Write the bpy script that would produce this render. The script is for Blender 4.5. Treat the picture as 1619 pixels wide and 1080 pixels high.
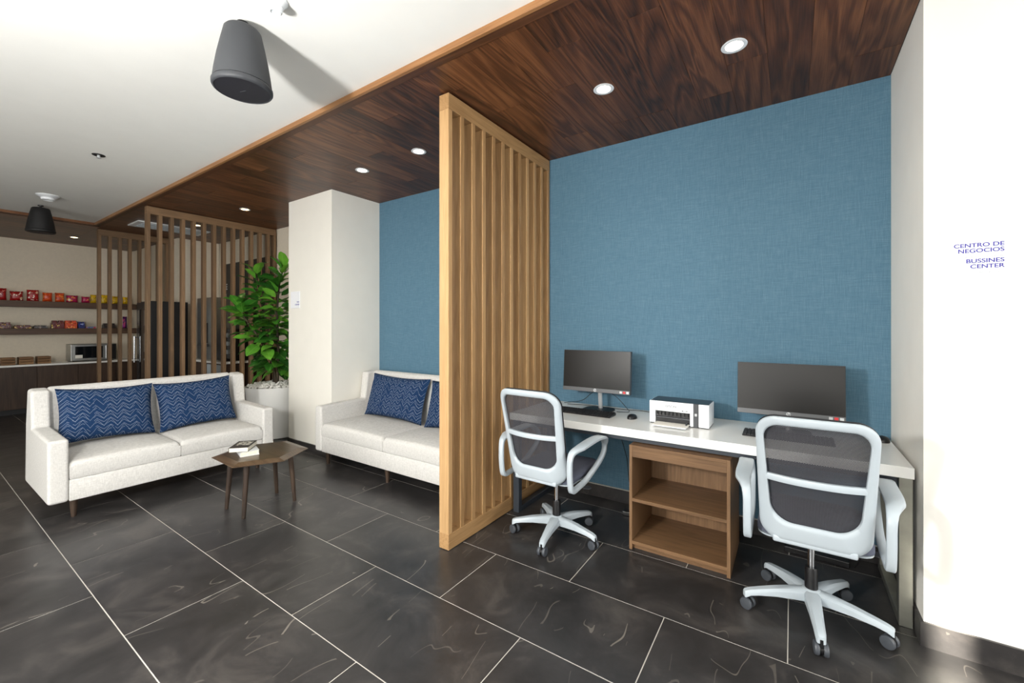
import bpy, bmesh, math, random
from mathutils import Vector, Matrix, noise
PI = math.pi
for o in list(bpy.data.objects): bpy.data.objects.remove(o)
scn = bpy.context.scene
COL = scn.collection
rnd = random.Random(7)

# ------------------------------------------------------------------ camera
F_PX, W_PX, H_PX = 660.0, 1619.0, 1080.0
CAM_H = 1.40
cam_d = bpy.data.cameras.new('camera'); cam = bpy.data.objects.new('camera', cam_d); COL.objects.link(cam)
cam_d.sensor_fit = 'HORIZONTAL'; cam_d.sensor_width = 36.0
cam_d.lens = 36.0 * F_PX / W_PX
cam_d.shift_y = -(540.0 - 516.0) / W_PX
cam_d.clip_start = 0.05
cam.location = (0, 0, CAM_H)
cam.rotation_euler = (PI / 2, 0, math.atan((1252 - 809.5) / F_PX))
scn.camera = cam
# ------------------------------------------------------------------ world + main lights
world = bpy.data.worlds.new('world'); scn.world = world; world.use_nodes = True
bg = world.node_tree.nodes['Background']
bg.inputs[0].default_value = (0.80, 0.90, 1.0, 1); bg.inputs[1].default_value = 0.6
def lamp(name, kind, loc, energy, color=(1, 1, 1), target=None, **kw):
    d = bpy.data.lights.new(name, kind); d.energy = energy; d.color = color
    for k, v in kw.items(): setattr(d, k, v)
    o = bpy.data.objects.new(name, d); COL.objects.link(o); o.location = loc
    if target is not None:
        o.rotation_euler = (Vector(target) - Vector(loc)).to_track_quat('-Z', 'Y').to_euler()
    return o
# photographer's lamp standing left of the camera (its shadows show on the ceiling and the blue wall)
lamp('studio_lamp', 'POINT', (-1.62, -0.62, 1.72), 225, (1.0, 0.985, 0.955), shadow_soft_size=0.11)
# daylight at the side opening; the rear lamp is added fill before a solid wall
lamp('daylight_fill', 'AREA', (-2.4, -3.1, 1.55), 122, (1.0, 0.99, 0.97), target=(-2.4, 3, 1.4), shape='RECTANGLE', size=7.6, size_y=2.2)
lamp('daylight_fill', 'AREA', (3.4, 1.15, 1.5), 85, (1.0, 0.99, 0.97), target=(-2, 1.75, 1.4), shape='RECTANGLE', size=2.3, size_y=2.2)
# low sun through a slit added in the rear wall for its streak
sun = lamp('sun', 'SUN', (0.7, -6, 4), 30.0, (1.0, 0.93, 0.80), angle=math.radians(0.7)); sun.rotation_euler = (math.radians(67), 0, math.radians(-2))
vs = scn.view_settings
vs.view_transform = 'Standard'; vs.look = 'None'; vs.exposure = 0.2; vs.gamma = 1.0; vs.use_curve_mapping = False

# ------------------------------------------------------------------ helpers
def tag(o, label=None, cat=None, group=None, kind=None):
    if label: o['label'] = label
    if cat: o['category'] = cat
    if group: o['group'] = group
    if kind: o['kind'] = kind
    return o
def empty(name, loc=(0, 0, 0), rz=0.0, label=None, cat=None, group=None):
    o = bpy.data.objects.new(name, None); COL.objects.link(o)
    o.location = loc; o.rotation_euler = (0, 0, rz); o.empty_display_size = 0.1
    return tag(o, label, cat, group)
def mesh_from(name, bm, mat, smooth=None):
    bmesh.ops.recalc_face_normals(bm, faces=bm.faces)
    me = bpy.data.meshes.new(name); bm.to_mesh(me); bm.free()
    if mat is not None: me.materials.append(mat)
    if smooth:
        me.polygons.foreach_set('use_smooth', [True] * len(me.polygons))
        me.set_sharp_from_angle(angle=math.radians(smooth))
    return me
def link(name, me, parent=None, loc=(0, 0, 0), rot=(0, 0, 0)):
    o = bpy.data.objects.new(name, me); COL.objects.link(o)
    o.location = loc; o.rotation_euler = rot
    if parent is not None: o.parent = parent
    return o
def obj(name, bm, mat, parent=None, loc=(0, 0, 0), rot=(0, 0, 0), smooth=None):
    return link(name, mesh_from(name, bm, mat, smooth), parent, loc, rot)
def struct(name, bm, mat, smooth=None):
    return tag(obj(name, bm, mat, smooth=smooth), kind='structure')
def copy_tree(o, parent=None):
    c = o.copy(); COL.objects.link(c); c.parent = parent
    for ch in list(o.children): copy_tree(ch, c)
    return c
def NB(): return bmesh.new()
def box(bm, x0, x1, y0, y1, z0, z1, bev=0.0, seg=2):
    t = bmesh.new()
    r = bmesh.ops.create_cube(t, size=1.0)
    for v in t.verts:
        v.co = Vector(((x0 + x1) / 2 + v.co.x * (x1 - x0), (y0 + y1) / 2 + v.co.y * (y1 - y0), (z0 + z1) / 2 + v.co.z * (z1 - z0)))
    if bev > 0: bmesh.ops.bevel(t, geom=list(t.edges), offset=bev, segments=seg, profile=0.5, affect='EDGES')
    merge(bm, t); return bm
def merge(bm, t):
    m = {}
    for v in t.verts: m[v] = bm.verts.new(v.co)
    for f in t.faces:
        try: bm.faces.new([m[v] for v in f.verts])
        except ValueError: pass
    t.free()
def B(*a, **k): return box(NB(), *a, **k)
def lathe(bm, prof, n=24, c=(0, 0, 0), cap=True):
    rings = []
    for r, z in prof:
        rings.append([bm.verts.new((c[0] + r * math.cos(2 * PI * i / n), c[1] + r * math.sin(2 * PI * i / n), c[2] + z)) for i in range(n)])
    for a, b in zip(rings, rings[1:]):
        for i in range(n): bm.faces.new((a[i], a[(i + 1) % n], b[(i + 1) % n], b[i]))
    if cap:
        bm.faces.new(rings[0][::-1]); bm.faces.new(rings[-1])
    return bm
def cyl(bm, p0, p1, r0, r1=None, n=14):
    p0 = Vector(p0); p1 = Vector(p1); r1 = r0 if r1 is None else r1
    q = (p1 - p0).to_track_quat('Z', 'Y').to_matrix()
    a = [bm.verts.new(p0 + q @ Vector((r0 * math.cos(2 * PI * i / n), r0 * math.sin(2 * PI * i / n), 0))) for i in range(n)]
    b = [bm.verts.new(p1 + q @ Vector((r1 * math.cos(2 * PI * i / n), r1 * math.sin(2 * PI * i / n), 0))) for i in range(n)]
    for i in range(n): bm.faces.new((a[i], a[(i + 1) % n], b[(i + 1) % n], b[i]))
    bm.faces.new(a[::-1]); bm.faces.new(b); return bm
def catmull(pts, n=6, closed=False):
    P = [Vector(p) for p in pts]; out = []; L = len(P)
    rng = range(L) if closed else range(L - 1)
    for i in rng:
        if closed: p0, p1, p2, p3 = P[(i - 1) % L], P[i], P[(i + 1) % L], P[(i + 2) % L]
        else: p0, p1, p2, p3 = P[max(i - 1, 0)], P[i], P[i + 1], P[min(i + 2, L - 1)]
        for k in range(n):
            t = k / n
            out.append(0.5 * ((2 * p1) + (-p0 + p2) * t + (2 * p0 - 5 * p1 + 4 * p2 - p3) * t * t + (-p0 + 3 * p1 - 3 * p2 + p3) * t ** 3))
    if not closed: out.append(P[-1])
    return out
def tube(bm, pts, r, n=8, closed=False):
    P = [Vector(p) for p in pts]; rings = []; L = len(P)
    for i, p in enumerate(P):
        a = P[(i - 1) % L] if (closed or i > 0) else p
        b = P[(i + 1) % L] if (closed or i < L - 1) else p
        q = (b - a).to_track_quat('Z', 'Y').to_matrix()
        rr = r(i / (L - 1)) if callable(r) else r
        rings.append([bm.verts.new(p + q @ Vector((rr * math.cos(2 * PI * k / n), rr * math.sin(2 * PI * k / n), 0))) for k in range(n)])
    prs = list(zip(rings, rings[1:])) + ([(rings[-1], rings[0])] if closed else [])
    for a, b in prs:
        for k in range(n): bm.faces.new((a[k], a[(k + 1) % n], b[(k + 1) % n], b[k]))
    if not closed: bm.faces.new(rings[0][::-1]); bm.faces.new(rings[-1])
    return bm
def prism(bm, poly, axis, a0, a1, bev=0.0, seg=3):
    """poly: 2D outline extruded along axis ('x': (y,z), 'y': (x,z), 'z': (x,y))"""
    t = bmesh.new()
    def mk(p, a): return {'x': (a, p[0], p[1]), 'y': (p[0], a, p[1]), 'z': (p[0], p[1], a)}[axis]
    A = [t.verts.new(mk(p, a0)) for p in poly]; C = [t.verts.new(mk(p, a1)) for p in poly]
    n = len(poly)
    t.faces.new(A[::-1]); t.faces.new(C)
    for i in range(n): t.faces.new((A[i], A[(i + 1) % n], C[(i + 1) % n], C[i]))
    bmesh.ops.recalc_face_normals(t, faces=t.faces)
    if bev > 0: bmesh.ops.bevel(t, geom=list(t.edges), offset=bev, segments=seg, profile=0.5, affect='EDGES', clamp_overlap=True)
    merge(bm, t); return bm
def rounded(w0, w1, z0, z1, rt, rb, n=8):
    """closed outline of a rounded rectangle, half widths w0 (bottom) and w1 (top)"""
    pts = []
    for cx, cz, r, a0 in ((w1 - rt, z1 - rt, rt, 0), (-(w1 - rt), z1 - rt, rt, 90), (-(w0 - rb), z0 + rb, rb, 180), (w0 - rb, z0 + rb, rb, 270)):
        for i in range(n + 1):
            a = math.radians(a0 + 90 * i / n); pts.append((cx + r * math.cos(a), cz + r * math.sin(a)))
    return pts
def text(name, body, size, mat, parent=None, loc=(0, 0, 0), rot=(PI / 2, 0, 0), sx=1.0, align='RIGHT', shear=0.0, ext=0.0004):
    c = bpy.data.curves.new('t', 'FONT'); c.body = body; c.size = size; c.align_x = align; c.extrude = ext; c.shear = shear; c.offset = size * .018
    t = bpy.data.objects.new('t', c); COL.objects.link(t)
    dg = bpy.context.evaluated_depsgraph_get()
    me = bpy.data.meshes.new_from_object(t.evaluated_get(dg)); bpy.data.objects.remove(t)
    me.materials.clear(); me.materials.append(mat)
    o = link(name, me, parent, loc, rot); o.scale = (sx, 1, 1); return o

# ------------------------------------------------------------------ materials
def srgb(r, g, b):
    f = lambda c: (c / 12.92) if c <= 0.04045 else ((c + 0.055) / 1.055) ** 2.4
    return (f(r / 255.0), f(g / 255.0), f(b / 255.0), 1.0)
class NT:
    def __init__(s, name):
        s.m = bpy.data.materials.new(name); s.m.use_nodes = True; s.t = s.m.node_tree; s.n = s.t.nodes
        s.bsdf = s.n['Principled BSDF']
    def node(s, typ, **kw):
        n = s.n.new(typ)
        for k, v in kw.items(): setattr(n, k, v)
        return n
    def lk(s, a, b): s.t.links.new(a, b)
    def coord(s, what='Object'): return s.node('ShaderNodeTexCoord').outputs[what]
    def mapping(s, vec, scale=(1, 1, 1), rot=(0, 0, 0), loc=(0, 0, 0)):
        m = s.node('ShaderNodeMapping'); m.inputs['Scale'].default_value = scale; m.inputs['Rotation'].default_value = rot; m.inputs['Location'].default_value = loc
        s.lk(vec, m.inputs['Vector']); return m.outputs[0]
    def noise(s, vec, scale, detail=4, rough=0.5, dist=0.0):
        n = s.node('ShaderNodeTexNoise'); n.inputs['Scale'].default_value = scale; n.inputs['Detail'].default_value = detail
        n.inputs['Roughness'].default_value = rough; n.inputs['Distortion'].default_value = dist
        if vec is not None: s.lk(vec, n.inputs['Vector'])
        return n.outputs['Fac']
    def ramp(s, fac, stops, interp='LINEAR'):
        r = s.node('ShaderNodeValToRGB'); cr = r.color_ramp; cr.interpolation = interp
        while len(cr.elements) < len(stops): cr.elements.new(0.5)
        for e, (p, c) in zip(cr.elements, stops): e.position = p; e.color = c if len(c) == 4 else (*c, 1)
        s.lk(fac, r.inputs[0]); return r.outputs[0]
    def math(s, op, a, b=None, c=None):
        n = s.node('ShaderNodeMath', operation=op)
        for i, v in enumerate((a, b, c)):
            if v is None: continue
            if isinstance(v, (int, float)): n.inputs[i].default_value = v
            else: s.lk(v, n.inputs[i])
        return n.outputs[0]
    def mix(s, fac, a, b, blend='MIX'):
        n = s.node('ShaderNodeMix', data_type='RGBA', blend_type=blend)
        for i, v in ((0, fac), (6, a), (7, b)):
            if isinstance(v, (int, float)): n.inputs[i].default_value = v
            elif isinstance(v, tuple): n.inputs[i].default_value = v
            else: s.lk(v, n.inputs[i])
        return n.outputs[2]
    def bump(s, h, strength=0.3, dist=0.002):
        n = s.node('ShaderNodeBump'); n.inputs['Strength'].default_value = strength; n.inputs['Distance'].default_value = dist
        s.lk(h, n.inputs['Height']); s.lk(n.outputs[0], s.bsdf.inputs['Normal'])
    def set(s, color=None, rough=None, metal=None, spec=None):
        b = s.bsdf
        for k, v in (('Base Color', color), ('Roughness', rough), ('Metallic', metal), ('Specular IOR Level', spec)):
            if v is None: continue
            if isinstance(v, (int, float, tuple)): b.inputs[k].default_value = v
            else: s.lk(v, b.inputs[k])
        return s.m
    def randvec(s, vec, amt=37.0):
        oi = s.node('ShaderNodeObjectInfo'); v = s.node('ShaderNodeVectorMath', operation='ADD')
        sc = s.node('ShaderNodeVectorMath', operation='SCALE'); sc.inputs[0].default_value = (amt, amt * 0.7, amt * 1.3)
        s.lk(oi.outputs['Random'], sc.inputs['Scale']); s.lk(vec, v.inputs[0]); s.lk(sc.outputs[0], v.inputs[1])
        return v.outputs[0], oi.outputs['Random']
def plain(name, rgb, rough=0.5, metal=0.0, spec=0.5, var=0.04, nscale=6.0, bump=0.0):
    t = NT(name); co = t.coord(); n = t.noise(co, nscale, 4)
    c = srgb(*rgb); d = tuple(max(0, x * (1 - var)) for x in c[:3]) + (1,); e = tuple(min(1, x * (1 + var)) for x in c[:3]) + (1,)
    t.set(t.ramp(n, [(0.3, d), (0.7, e)]), rough, metal, spec)
    if bump: t.bump(t.noise(co, 320, 2), bump, 0.001)
    return t.m
def emit(name, rgb, strength):
    t = NT(name); t.bsdf.inputs['Base Color'].default_value = srgb(*rgb)
    t.bsdf.inputs['Emission Color'].default_value = srgb(*rgb); t.bsdf.inputs['Emission Strength'].default_value = strength
    return t.m
def wood(name, dark, mid, light, axis='y', rough=0.45, grain=1.0, rv=0.35, ring=0.5, spec=0.4):
    t = NT(name); v, r = t.randvec(t.coord())
    st = {'x': (0.09, 1, 1), 'y': (1, 0.09, 1), 'z': (1, 1, 0.09)}[axis]
    big = t.noise(t.mapping(v, tuple(q * 5.5 * grain for q in st)), 1.0, 2, 0.5, 0.8)
    rings = t.math('FRACT', t.math('MULTIPLY', big, 9.0))
    rings = t.math('ABSOLUTE', t.math('SUBTRACT', rings, 0.5))
    st2 = {'x': (0.03, 1, 1), 'y': (1, 0.03, 1), 'z': (1, 1, 0.03)}[axis]
    fine = t.noise(t.mapping(v, tuple(q * 150 * grain for q in st2)), 1.0, 3, 0.6)
    f = t.math('ADD', t.math('MULTIPLY', rings, ring), t.math('MULTIPLY', fine, 0.55))
    f = t.math('ADD', f, t.math('MULTIPLY', t.math('SUBTRACT', r, 0.5), rv))
    col = t.ramp(f, [(0.12, srgb(*dark)), (0.42, srgb(*mid)), (0.75, srgb(*light))])
    t.set(col, rough, 0.0, spec); t.bump(fine, 0.12, 0.001); return t.m

M = {}
M['ceiling'] = plain('ceiling_paint', (240, 240, 236), 0.85, spec=0.2, var=0.01)
M['wall'] = plain('wall_paint', (243, 240, 233), 0.8, spec=0.2, var=0.015, bump=0.04)
M['cream'] = plain('cream_wallcovering', (224, 214, 196), 0.85, spec=0.2, var=0.03, nscale=30, bump=0.08)
M['column'] = plain('column_panel', (240, 237, 228), 0.6, spec=0.3, var=0.012)
M['grout'] = plain('grout', (196, 192, 184), 0.8)
M['white_plastic'] = plain('white_plastic', (236, 240, 244), 0.32, var=0.01)
M['pale_plastic'] = plain('pale_grey_plastic', (182, 192, 199), 0.38, var=0.015)
M['gloss_white'] = plain('white_laminate', (243, 243, 240), 0.16, var=0.006)
M['black'] = plain('black_plastic', (18, 18, 20), 0.4)
M['black_soft'] = plain('black_rubber', (26, 27, 30), 0.6)
M['dark_grey'] = plain('dark_grey_plastic', (62, 64, 68), 0.4)
M['speaker_grey'] = plain('speaker_housing', (54, 56, 60), 0.55, bump=0.1)
M['grille'] = plain('speaker_grille', (28, 28, 36), 0.6, bump=0.5)
M['speaker_black'] = plain('speaker_black', (22, 22, 24), 0.55, bump=0.1)
M['wheel'] = plain('caster_wheel', (70, 74, 80), 0.45)
M['chrome'] = plain('chrome', (205, 208, 212), 0.15, 1.0)
M['steel'] = plain('brushed_steel', (172, 174, 172), 0.32, 1.0, var=0.12, nscale=9)
M['frame_steel'] = plain('steel_leg', (160, 160, 150), 0.38, 0.85, var=0.14, nscale=10)
M['frame_dark'] = plain('dark_frame_paint', (64, 70, 78), 0.45, 0.2)
M['silver'] = plain('silver_plastic', (205, 208, 210), 0.3, 0.4)
M['seat_fabric'] = plain('grey_seat_fabric', (88, 92, 106), 0.9, spec=0.2, var=0.1, nscale=200, bump=0.3)
M['leg_wood'] = wood('dark_leg_wood', (40, 31, 25), (62, 49, 40), (84, 68, 55), 'z', 0.4)
M['table_wood'] = wood('dark_table_wood', (52, 38, 26), (78, 60, 44), (100, 80, 58), 'x', 0.28, 0.8, 0.1)
M['border_wood'] = wood('table_border_wood', (62, 48, 36), (86, 68, 51), (106, 86, 66), 'x', 0.32, 0.8, 0.05)
M['oak'] = wood('oak_slat', (148, 112, 72), (184, 146, 100), (208, 172, 124), 'z', 0.5, 1.2, 0.30, 0.22)
M['oak_rail'] = wood('oak_rail', (148, 112, 72), (184, 146, 100), (208, 172, 124), 'y', 0.5, 1.2, 0.12, 0.22)
M['oak_shaded'] = wood('shaded_oak_slat', (98, 76, 54), (132, 104, 76), (158, 128, 96), 'z', 0.5, 1.2, 0.25, 0.2)  # same oak as the near screen, with the dimmer light put into its colour
M['oak_shaded_rail'] = wood('shaded_oak_rail', (98, 76, 54), (132, 104, 76), (158, 128, 96), 'y', 0.5, 1.2, 0.1, 0.2)
M['walnut'] = wood('walnut_plank', (44, 25, 15), (88, 52, 31), (130, 84, 52), 'y', 0.38, 1.0, 0.26, 0.62)
M['walnut_trim'] = wood('walnut_trim', (112, 76, 46), (152, 108, 68), (180, 136, 92), 'x', 0.42, 0.8, 0.1, 0.3)
M['walnut_trim_y'] = wood('walnut_trim_cross', (84, 50, 28), (128, 84, 50), (160, 110, 70), 'y', 0.42, 0.8, 0.1, 0.3)
M['walnut_edge'] = wood('walnut_edge_strip', (58, 33, 20), (88, 54, 33), (112, 74, 46), 'x', 0.45, 0.8, 0.1, 0.3)
M['cab_wood'] = wood('cabinet_wood_upright', (98, 74, 50), (132, 101, 72), (158, 127, 94), 'z', 0.45, 1.0, 0.1, 0.25)
M['cab_wood_x'] = wood('cabinet_wood_flat', (92, 68, 46), (128, 97, 68), (156, 123, 90), 'x', 0.45, 1.0, 0.1, 0.25)
M['kitchen_wood'] = wood('dark_kitchen_wood', (44, 32, 24), (70, 52, 40), (90, 70, 54), 'z', 0.5, 0.8, 0.12, 0.25)
M['shelf_wood'] = wood('dark_shelf_wood', (60, 44, 34), (90, 68, 54), (112, 88, 70), 'y', 0.5, 0.8, 0.1, 0.25)
M['trunk'] = wood('plant_trunk', (40, 34, 26), (66, 56, 42), (92, 80, 60), 'z', 0.8)
M['pebble'] = plain('white_pebble', (232, 230, 224), 0.7, var=0.12, nscale=40)
M['paper'] = plain('paper', (238, 236, 228), 0.8, var=0.03)
M['pages'] = plain('book_pages', (228, 222, 204), 0.85, var=0.08, nscale=90)
M['ink_blue'] = plain('sign_ink', (44, 40, 150), 0.5)
M['ink_grey'] = plain('pale_ink', (140, 142, 150), 0.5)
M['ink_white'] = plain('white_ink', (230, 230, 232), 0.5)
M['printer_top'] = plain('printer_lid', (48, 60, 72), 0.4)
M['red'] = plain('red_sticker', (208, 40, 44), 0.4)
M['lens'] = emit('downlight_lens', (255, 240, 214), 14.0)
M['lens_warm'] = emit('warm_downlight_lens', (255, 214, 150), 9.0)
M['fridge_glass'] = plain('dark_glass', (20, 24, 28), 0.06, spec=0.8)

def floor_tile_mat():
    t = NT('dark_marble_tile'); v, r = t.randvec(t.coord())
    base = t.noise(v, 3.4, 9, 0.66, 0.6)
    col = t.ramp(base, [(0.30, srgb(35, 34, 34)), (0.52, srgb(52, 50, 50)), (0.74, srgb(80, 76, 73))])
    def strokes(sc, rot, loc, width, thr, dens):
        vv = t.noise(t.mapping(v, (1, .35, 1), (0, 0, rot), loc), sc, 2.0, 0.55, 0.25)
        l = t.math('LESS_THAN', t.math('ABSOLUTE', t.math('SUBTRACT', vv, 0.5)), width)
        return t.math('MULTIPLY', l, t.math('GREATER_THAN', t.noise(t.mapping(v, loc=(loc[1], 3, loc[0])), dens, 2), thr))
    col = t.mix(t.math('MULTIPLY', strokes(2.2, .5, (3, 8, 0), .0020, .58, 2.2), .34), col, srgb(172, 164, 152))
    col = t.mix(t.math('MULTIPLY', strokes(3.4, -.6, (9, 1, 0), .0025, .57, 3.0), .3), col, srgb(150, 142, 132))
    col = t.mix(t.math('MULTIPLY', strokes(3.2, 1.35, (5, 5, 0), .003, .58, 3.0), .20), col, srgb(150, 142, 132))
    t.set(col, t.ramp(t.noise(v, 5, 3), [(0.3, (0.28, 0.28, 0.28)), (0.75, (0.36, 0.36, 0.36))]), 0, 0.5)
    return t.m
M['tile'] = floor_tile_mat()
def blue_mat():
    t = NT('blue_woven_wallcovering'); co = t.coord()
    h = t.noise(t.mapping(co, (12, 1, 420)), 1.0, 3, 0.7); w = t.noise(t.mapping(co, (420, 1, 12)), 1.0, 3, 0.7)
    f = t.math('ADD', t.math('MULTIPLY', h, 0.5), t.math('MULTIPLY', w, 0.5))
    big = t.noise(t.mapping(co, (420, 1, 420)), 1.0, 2, 0.7)
    f = t.math('ADD', t.math('MULTIPLY', f, 0.8), t.math('MULTIPLY', big, 0.2))
    t.set(t.ramp(f, [(0.32, srgb(68, 100, 121)), (0.5, srgb(86, 121, 142)), (0.68, srgb(111, 143, 162))]), 0.75, 0, 0.25)
    t.bump(f, 0.35, 0.002); return t.m
M['blue'] = blue_mat()
def sofa_mat():
    t = NT('sofa_linen'); co = t.coord()
    a = t.noise(t.mapping(co, (260, 260, 40)), 1.0, 2, 0.6); b = t.noise(t.mapping(co, (40, 40, 260)), 1.0, 2, 0.6)
    f = t.math('MULTIPLY', t.math('ADD', a, b), 0.5)
    t.set(t.ramp(f, [(0.35, srgb(198, 196, 192)), (0.62, srgb(222, 220, 216))]), 0.95, 0, 0.15)
    t.bump(f, 0.3, 0.002)
    return t.m
M['sofa'] = sofa_mat()
def pillow_mat():
    t = NT('navy_zigzag_fabric'); co = t.coord(); s = t.node('ShaderNodeSeparateXYZ'); t.lk(co, s.inputs[0])
    u, v = s.outputs[0], s.outputs[2]
    tri = t.math('PINGPONG', t.math('MULTIPLY', u, 24.0), 1.0)
    tri2 = t.math('PINGPONG', t.math('ADD', t.math('MULTIPLY', u, 13.0), 0.3), 1.0)
    amp = t.math('ADD', 1.0, t.math('MULTIPLY', tri2, 0.5))
    z = t.math('ADD', t.math('MULTIPLY', v, 34.0), t.math('MULTIPLY', tri, amp))
    l1 = t.math('LESS_THAN', t.math('FRACT', z), 0.07)
    z2 = t.math('ADD', t.math('MULTIPLY', v, 17.0), t.math('MULTIPLY', tri, 1.05))
    l2 = t.math('LESS_THAN', t.math('FRACT', t.math('ADD', z2, t.math('MULTIPLY', tri2, 0.25))), 0.04)
    brk = t.math('GREATER_THAN', t.noise(t.mapping(co, (14, 1, 6)), 1.0, 2), 0.44)
    l = t.math('MAXIMUM', t.math('MULTIPLY', l1, brk), l2)
    base = t.ramp(t.noise(co, 240, 2), [(0.3, srgb(20, 43, 76)), (0.7, srgb(30, 58, 96))])
    t.set(t.mix(t.math('MULTIPLY', l, 0.7), base, srgb(170, 182, 196)), 0.9, 0, 0.15)
    t.bump(t.noise(co, 260, 2), 0.25, 0.001); return t.m
M['pillow'] = pillow_mat()
def chair_mesh_mat():
    t = NT('chair_mesh'); co = t.coord(); s = t.node('ShaderNodeSeparateXYZ'); t.lk(co, s.inputs[0])
    row = t.math('MULTIPLY', s.outputs[2], 165.0)
    a = t.math('SINE', t.math('MULTIPLY', s.outputs[0], 720.0)); b = t.math('SINE', t.math('MULTIPLY', row, 2 * PI))
    hole = t.math('GREATER_THAN', t.math('MULTIPLY', a, b), 0.18)
    t.set(srgb(60, 60, 65), 0.6, 0, 0.4)
    tr = t.node('ShaderNodeBsdfTransparent'); mx = t.node('ShaderNodeMixShader')
    t.lk(t.math('ADD', 0.02, t.math('MULTIPLY', hole, 0.38)), mx.inputs[0]); t.lk(t.bsdf.outputs[0], mx.inputs[1]); t.lk(tr.outputs[0], mx.inputs[2])
    t.lk(mx.outputs[0], t.n['Material Output'].inputs[0]); return t.m
M['chair_mesh'] = chair_mesh_mat()
def leaf_mat():
    t = NT('fig_leaf'); v, r = t.randvec(t.coord()); s = t.node('ShaderNodeSeparateXYZ'); t.lk(t.coord(), s.inputs[0])
    f = t.math('ADD', t.math('MULTIPLY', r, 0.75), t.math('MULTIPLY', t.noise(v, 14, 3), 0.35))
    col = t.ramp(f, [(0.1, srgb(14, 58, 20)), (0.55, srgb(50, 118, 32)), (0.95, srgb(118, 182, 58))])
    rib = t.math('LESS_THAN', t.math('ABSOLUTE', s.outputs[1]), 0.0028)
    d = t.math('ADD', t.math('MULTIPLY', t.math('ABSOLUTE', s.outputs[1]), -0.8), s.outputs[0])
    side = t.math('LESS_THAN', t.math('FRACT', t.math('MULTIPLY', d, 36.0)), 0.10)
    col = t.mix(t.math('MULTIPLY', t.math('MAXIMUM', rib, t.math('MULTIPLY', side, 0.6)), 0.5), col, srgb(140, 186, 90))
    t.set(col, 0.36, 0, 0.5); return t.m
M['leaf'] = leaf_mat()
def bag_mat(name, base, blob, second):
    t = NT(name); v, r = t.randvec(t.coord()); s = t.node('ShaderNodeSeparateXYZ'); t.lk(t.coord(), s.inputs[0])
    n = t.noise(v, 22, 2); c = t.ramp(n, [(0.30, srgb(*base)), (0.45, tuple(q * .6 for q in srgb(*base)[:3])), (0.52, srgb(*base)), (0.60, srgb(*blob)), (0.67, srgb(*second))], 'CONSTANT')
    t.set(c, 0.3, 0, 0.6); t.bump(t.noise(v, 30, 3), 0.5, 0.01); return t.m

# ------------------------------------------------------------------ dimensions
ZS, ZC = 2.864, 2.893              # timber soffit, white ceiling
YB, YK = 3.25, 2.66                # blue wall, kitchen side wall
XR, YR = 0.48, 2.53                # right return, right front face
XF, YF = -8.35, 1.645              # inner corner of the white ceiling
XW = -10.75                        # far wall
X1, Y0 = 3.5, -3.2                 # right and rear limits of the room
# ------------------------------------------------------------------ floor with single tiles
fl = struct('floor', B(XW - .1, X1 + .1, Y0 - .1, YB + .12, -0.06, -0.0016), M['grout'])
GAP = 0.0045
tile_cache = {}
row0 = 0.59 - 0.4955 * 8
for j in range(14):
    ya, yb = row0 + 0.4955 * j, row0 + 0.4955 * (j + 1)
    off = 0.49 if j % 2 == 0 else -0.015
    if yb < Y0 or ya > YB: continue
    for i in range(-12, 6):
        xa, xb = i * 1.0 + off, i * 1.0 + off + 1.0
        a, b, c, d = max(xa, XW), min(xb, X1), max(ya, Y0), min(yb, YB)
        if b - a < .02 or d - c < .02: continue
        w, h = b - a - GAP, d - c - GAP
        key = (round(w, 3), round(h, 3))
        if key not in tile_cache:
            tile_cache[key] = mesh_from('tile', B(-w / 2, w / 2, -h / 2, h / 2, -0.008, 0, bev=0.0008, seg=1), M['tile'])
        link('tile', tile_cache[key], fl, ((a + b) / 2, (c + d) / 2, 0))
# ------------------------------------------------------------------ walls
struct('wall_back', B(-4.1, XR + .15, YB, YB + .12, 0, ZS + .1), M['blue'])
wr = NB(); prism(wr, [(XR, YB), (XR, YR), (X1, YR), (X1, YR + .12), (XR + .12, YR + .12), (XR + .12, YB)], 'z', 0, 3.0)
struct('wall_right', wr, M['wall'])
struct('wall_column', B(-4.94, -4.08, 2.63, YB + .12, 0.0, ZS + .1), M['column'])
lg = obj('corner_panel', B(-4.938, -4.0785, 2.6275, 2.632, 0.1, 2.45), M['column'], bpy.data.objects['wall_column'])
struct('wall_niche', B(-8.5, -4.94, YB + .02, YB + .14, 0, ZS + .1), M['cream'])
struct('wall_kitchen', B(XW - .1, -8.45, YK, YK + .6, 0, ZS + .1), M['cream'])
struct('wall_far', B(XW - .12, XW, Y0 - .1, YK, 0, ZS + .1), M['cream'])
# unseen rear wall with an added sun slit, side wall with its window opening
rw = NB()
box(rw, XW, .31, Y0 - .12, Y0, 0, ZC); box(rw, .42, X1, Y0 - .12, Y0, 0, ZC)
box(rw, .31, .42, Y0 - .12, Y0, 0, 2.0); box(rw, .31, .42, Y0 - .12, Y0, 2.72, ZC)
struct('wall_rear', rw, M['wall'])
sw = NB()
box(sw, X1, X1 + .12, Y0, 0, 0, ZC); box(sw, X1, X1 + .12, 2.3, YR, 0, ZC)
box(sw, X1, X1 + .12, 0, 2.3, 0, .4); box(sw, X1, X1 + .12, 0, 2.3, 2.6, ZC)
struct('wall_side', sw, M['wall'])
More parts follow.
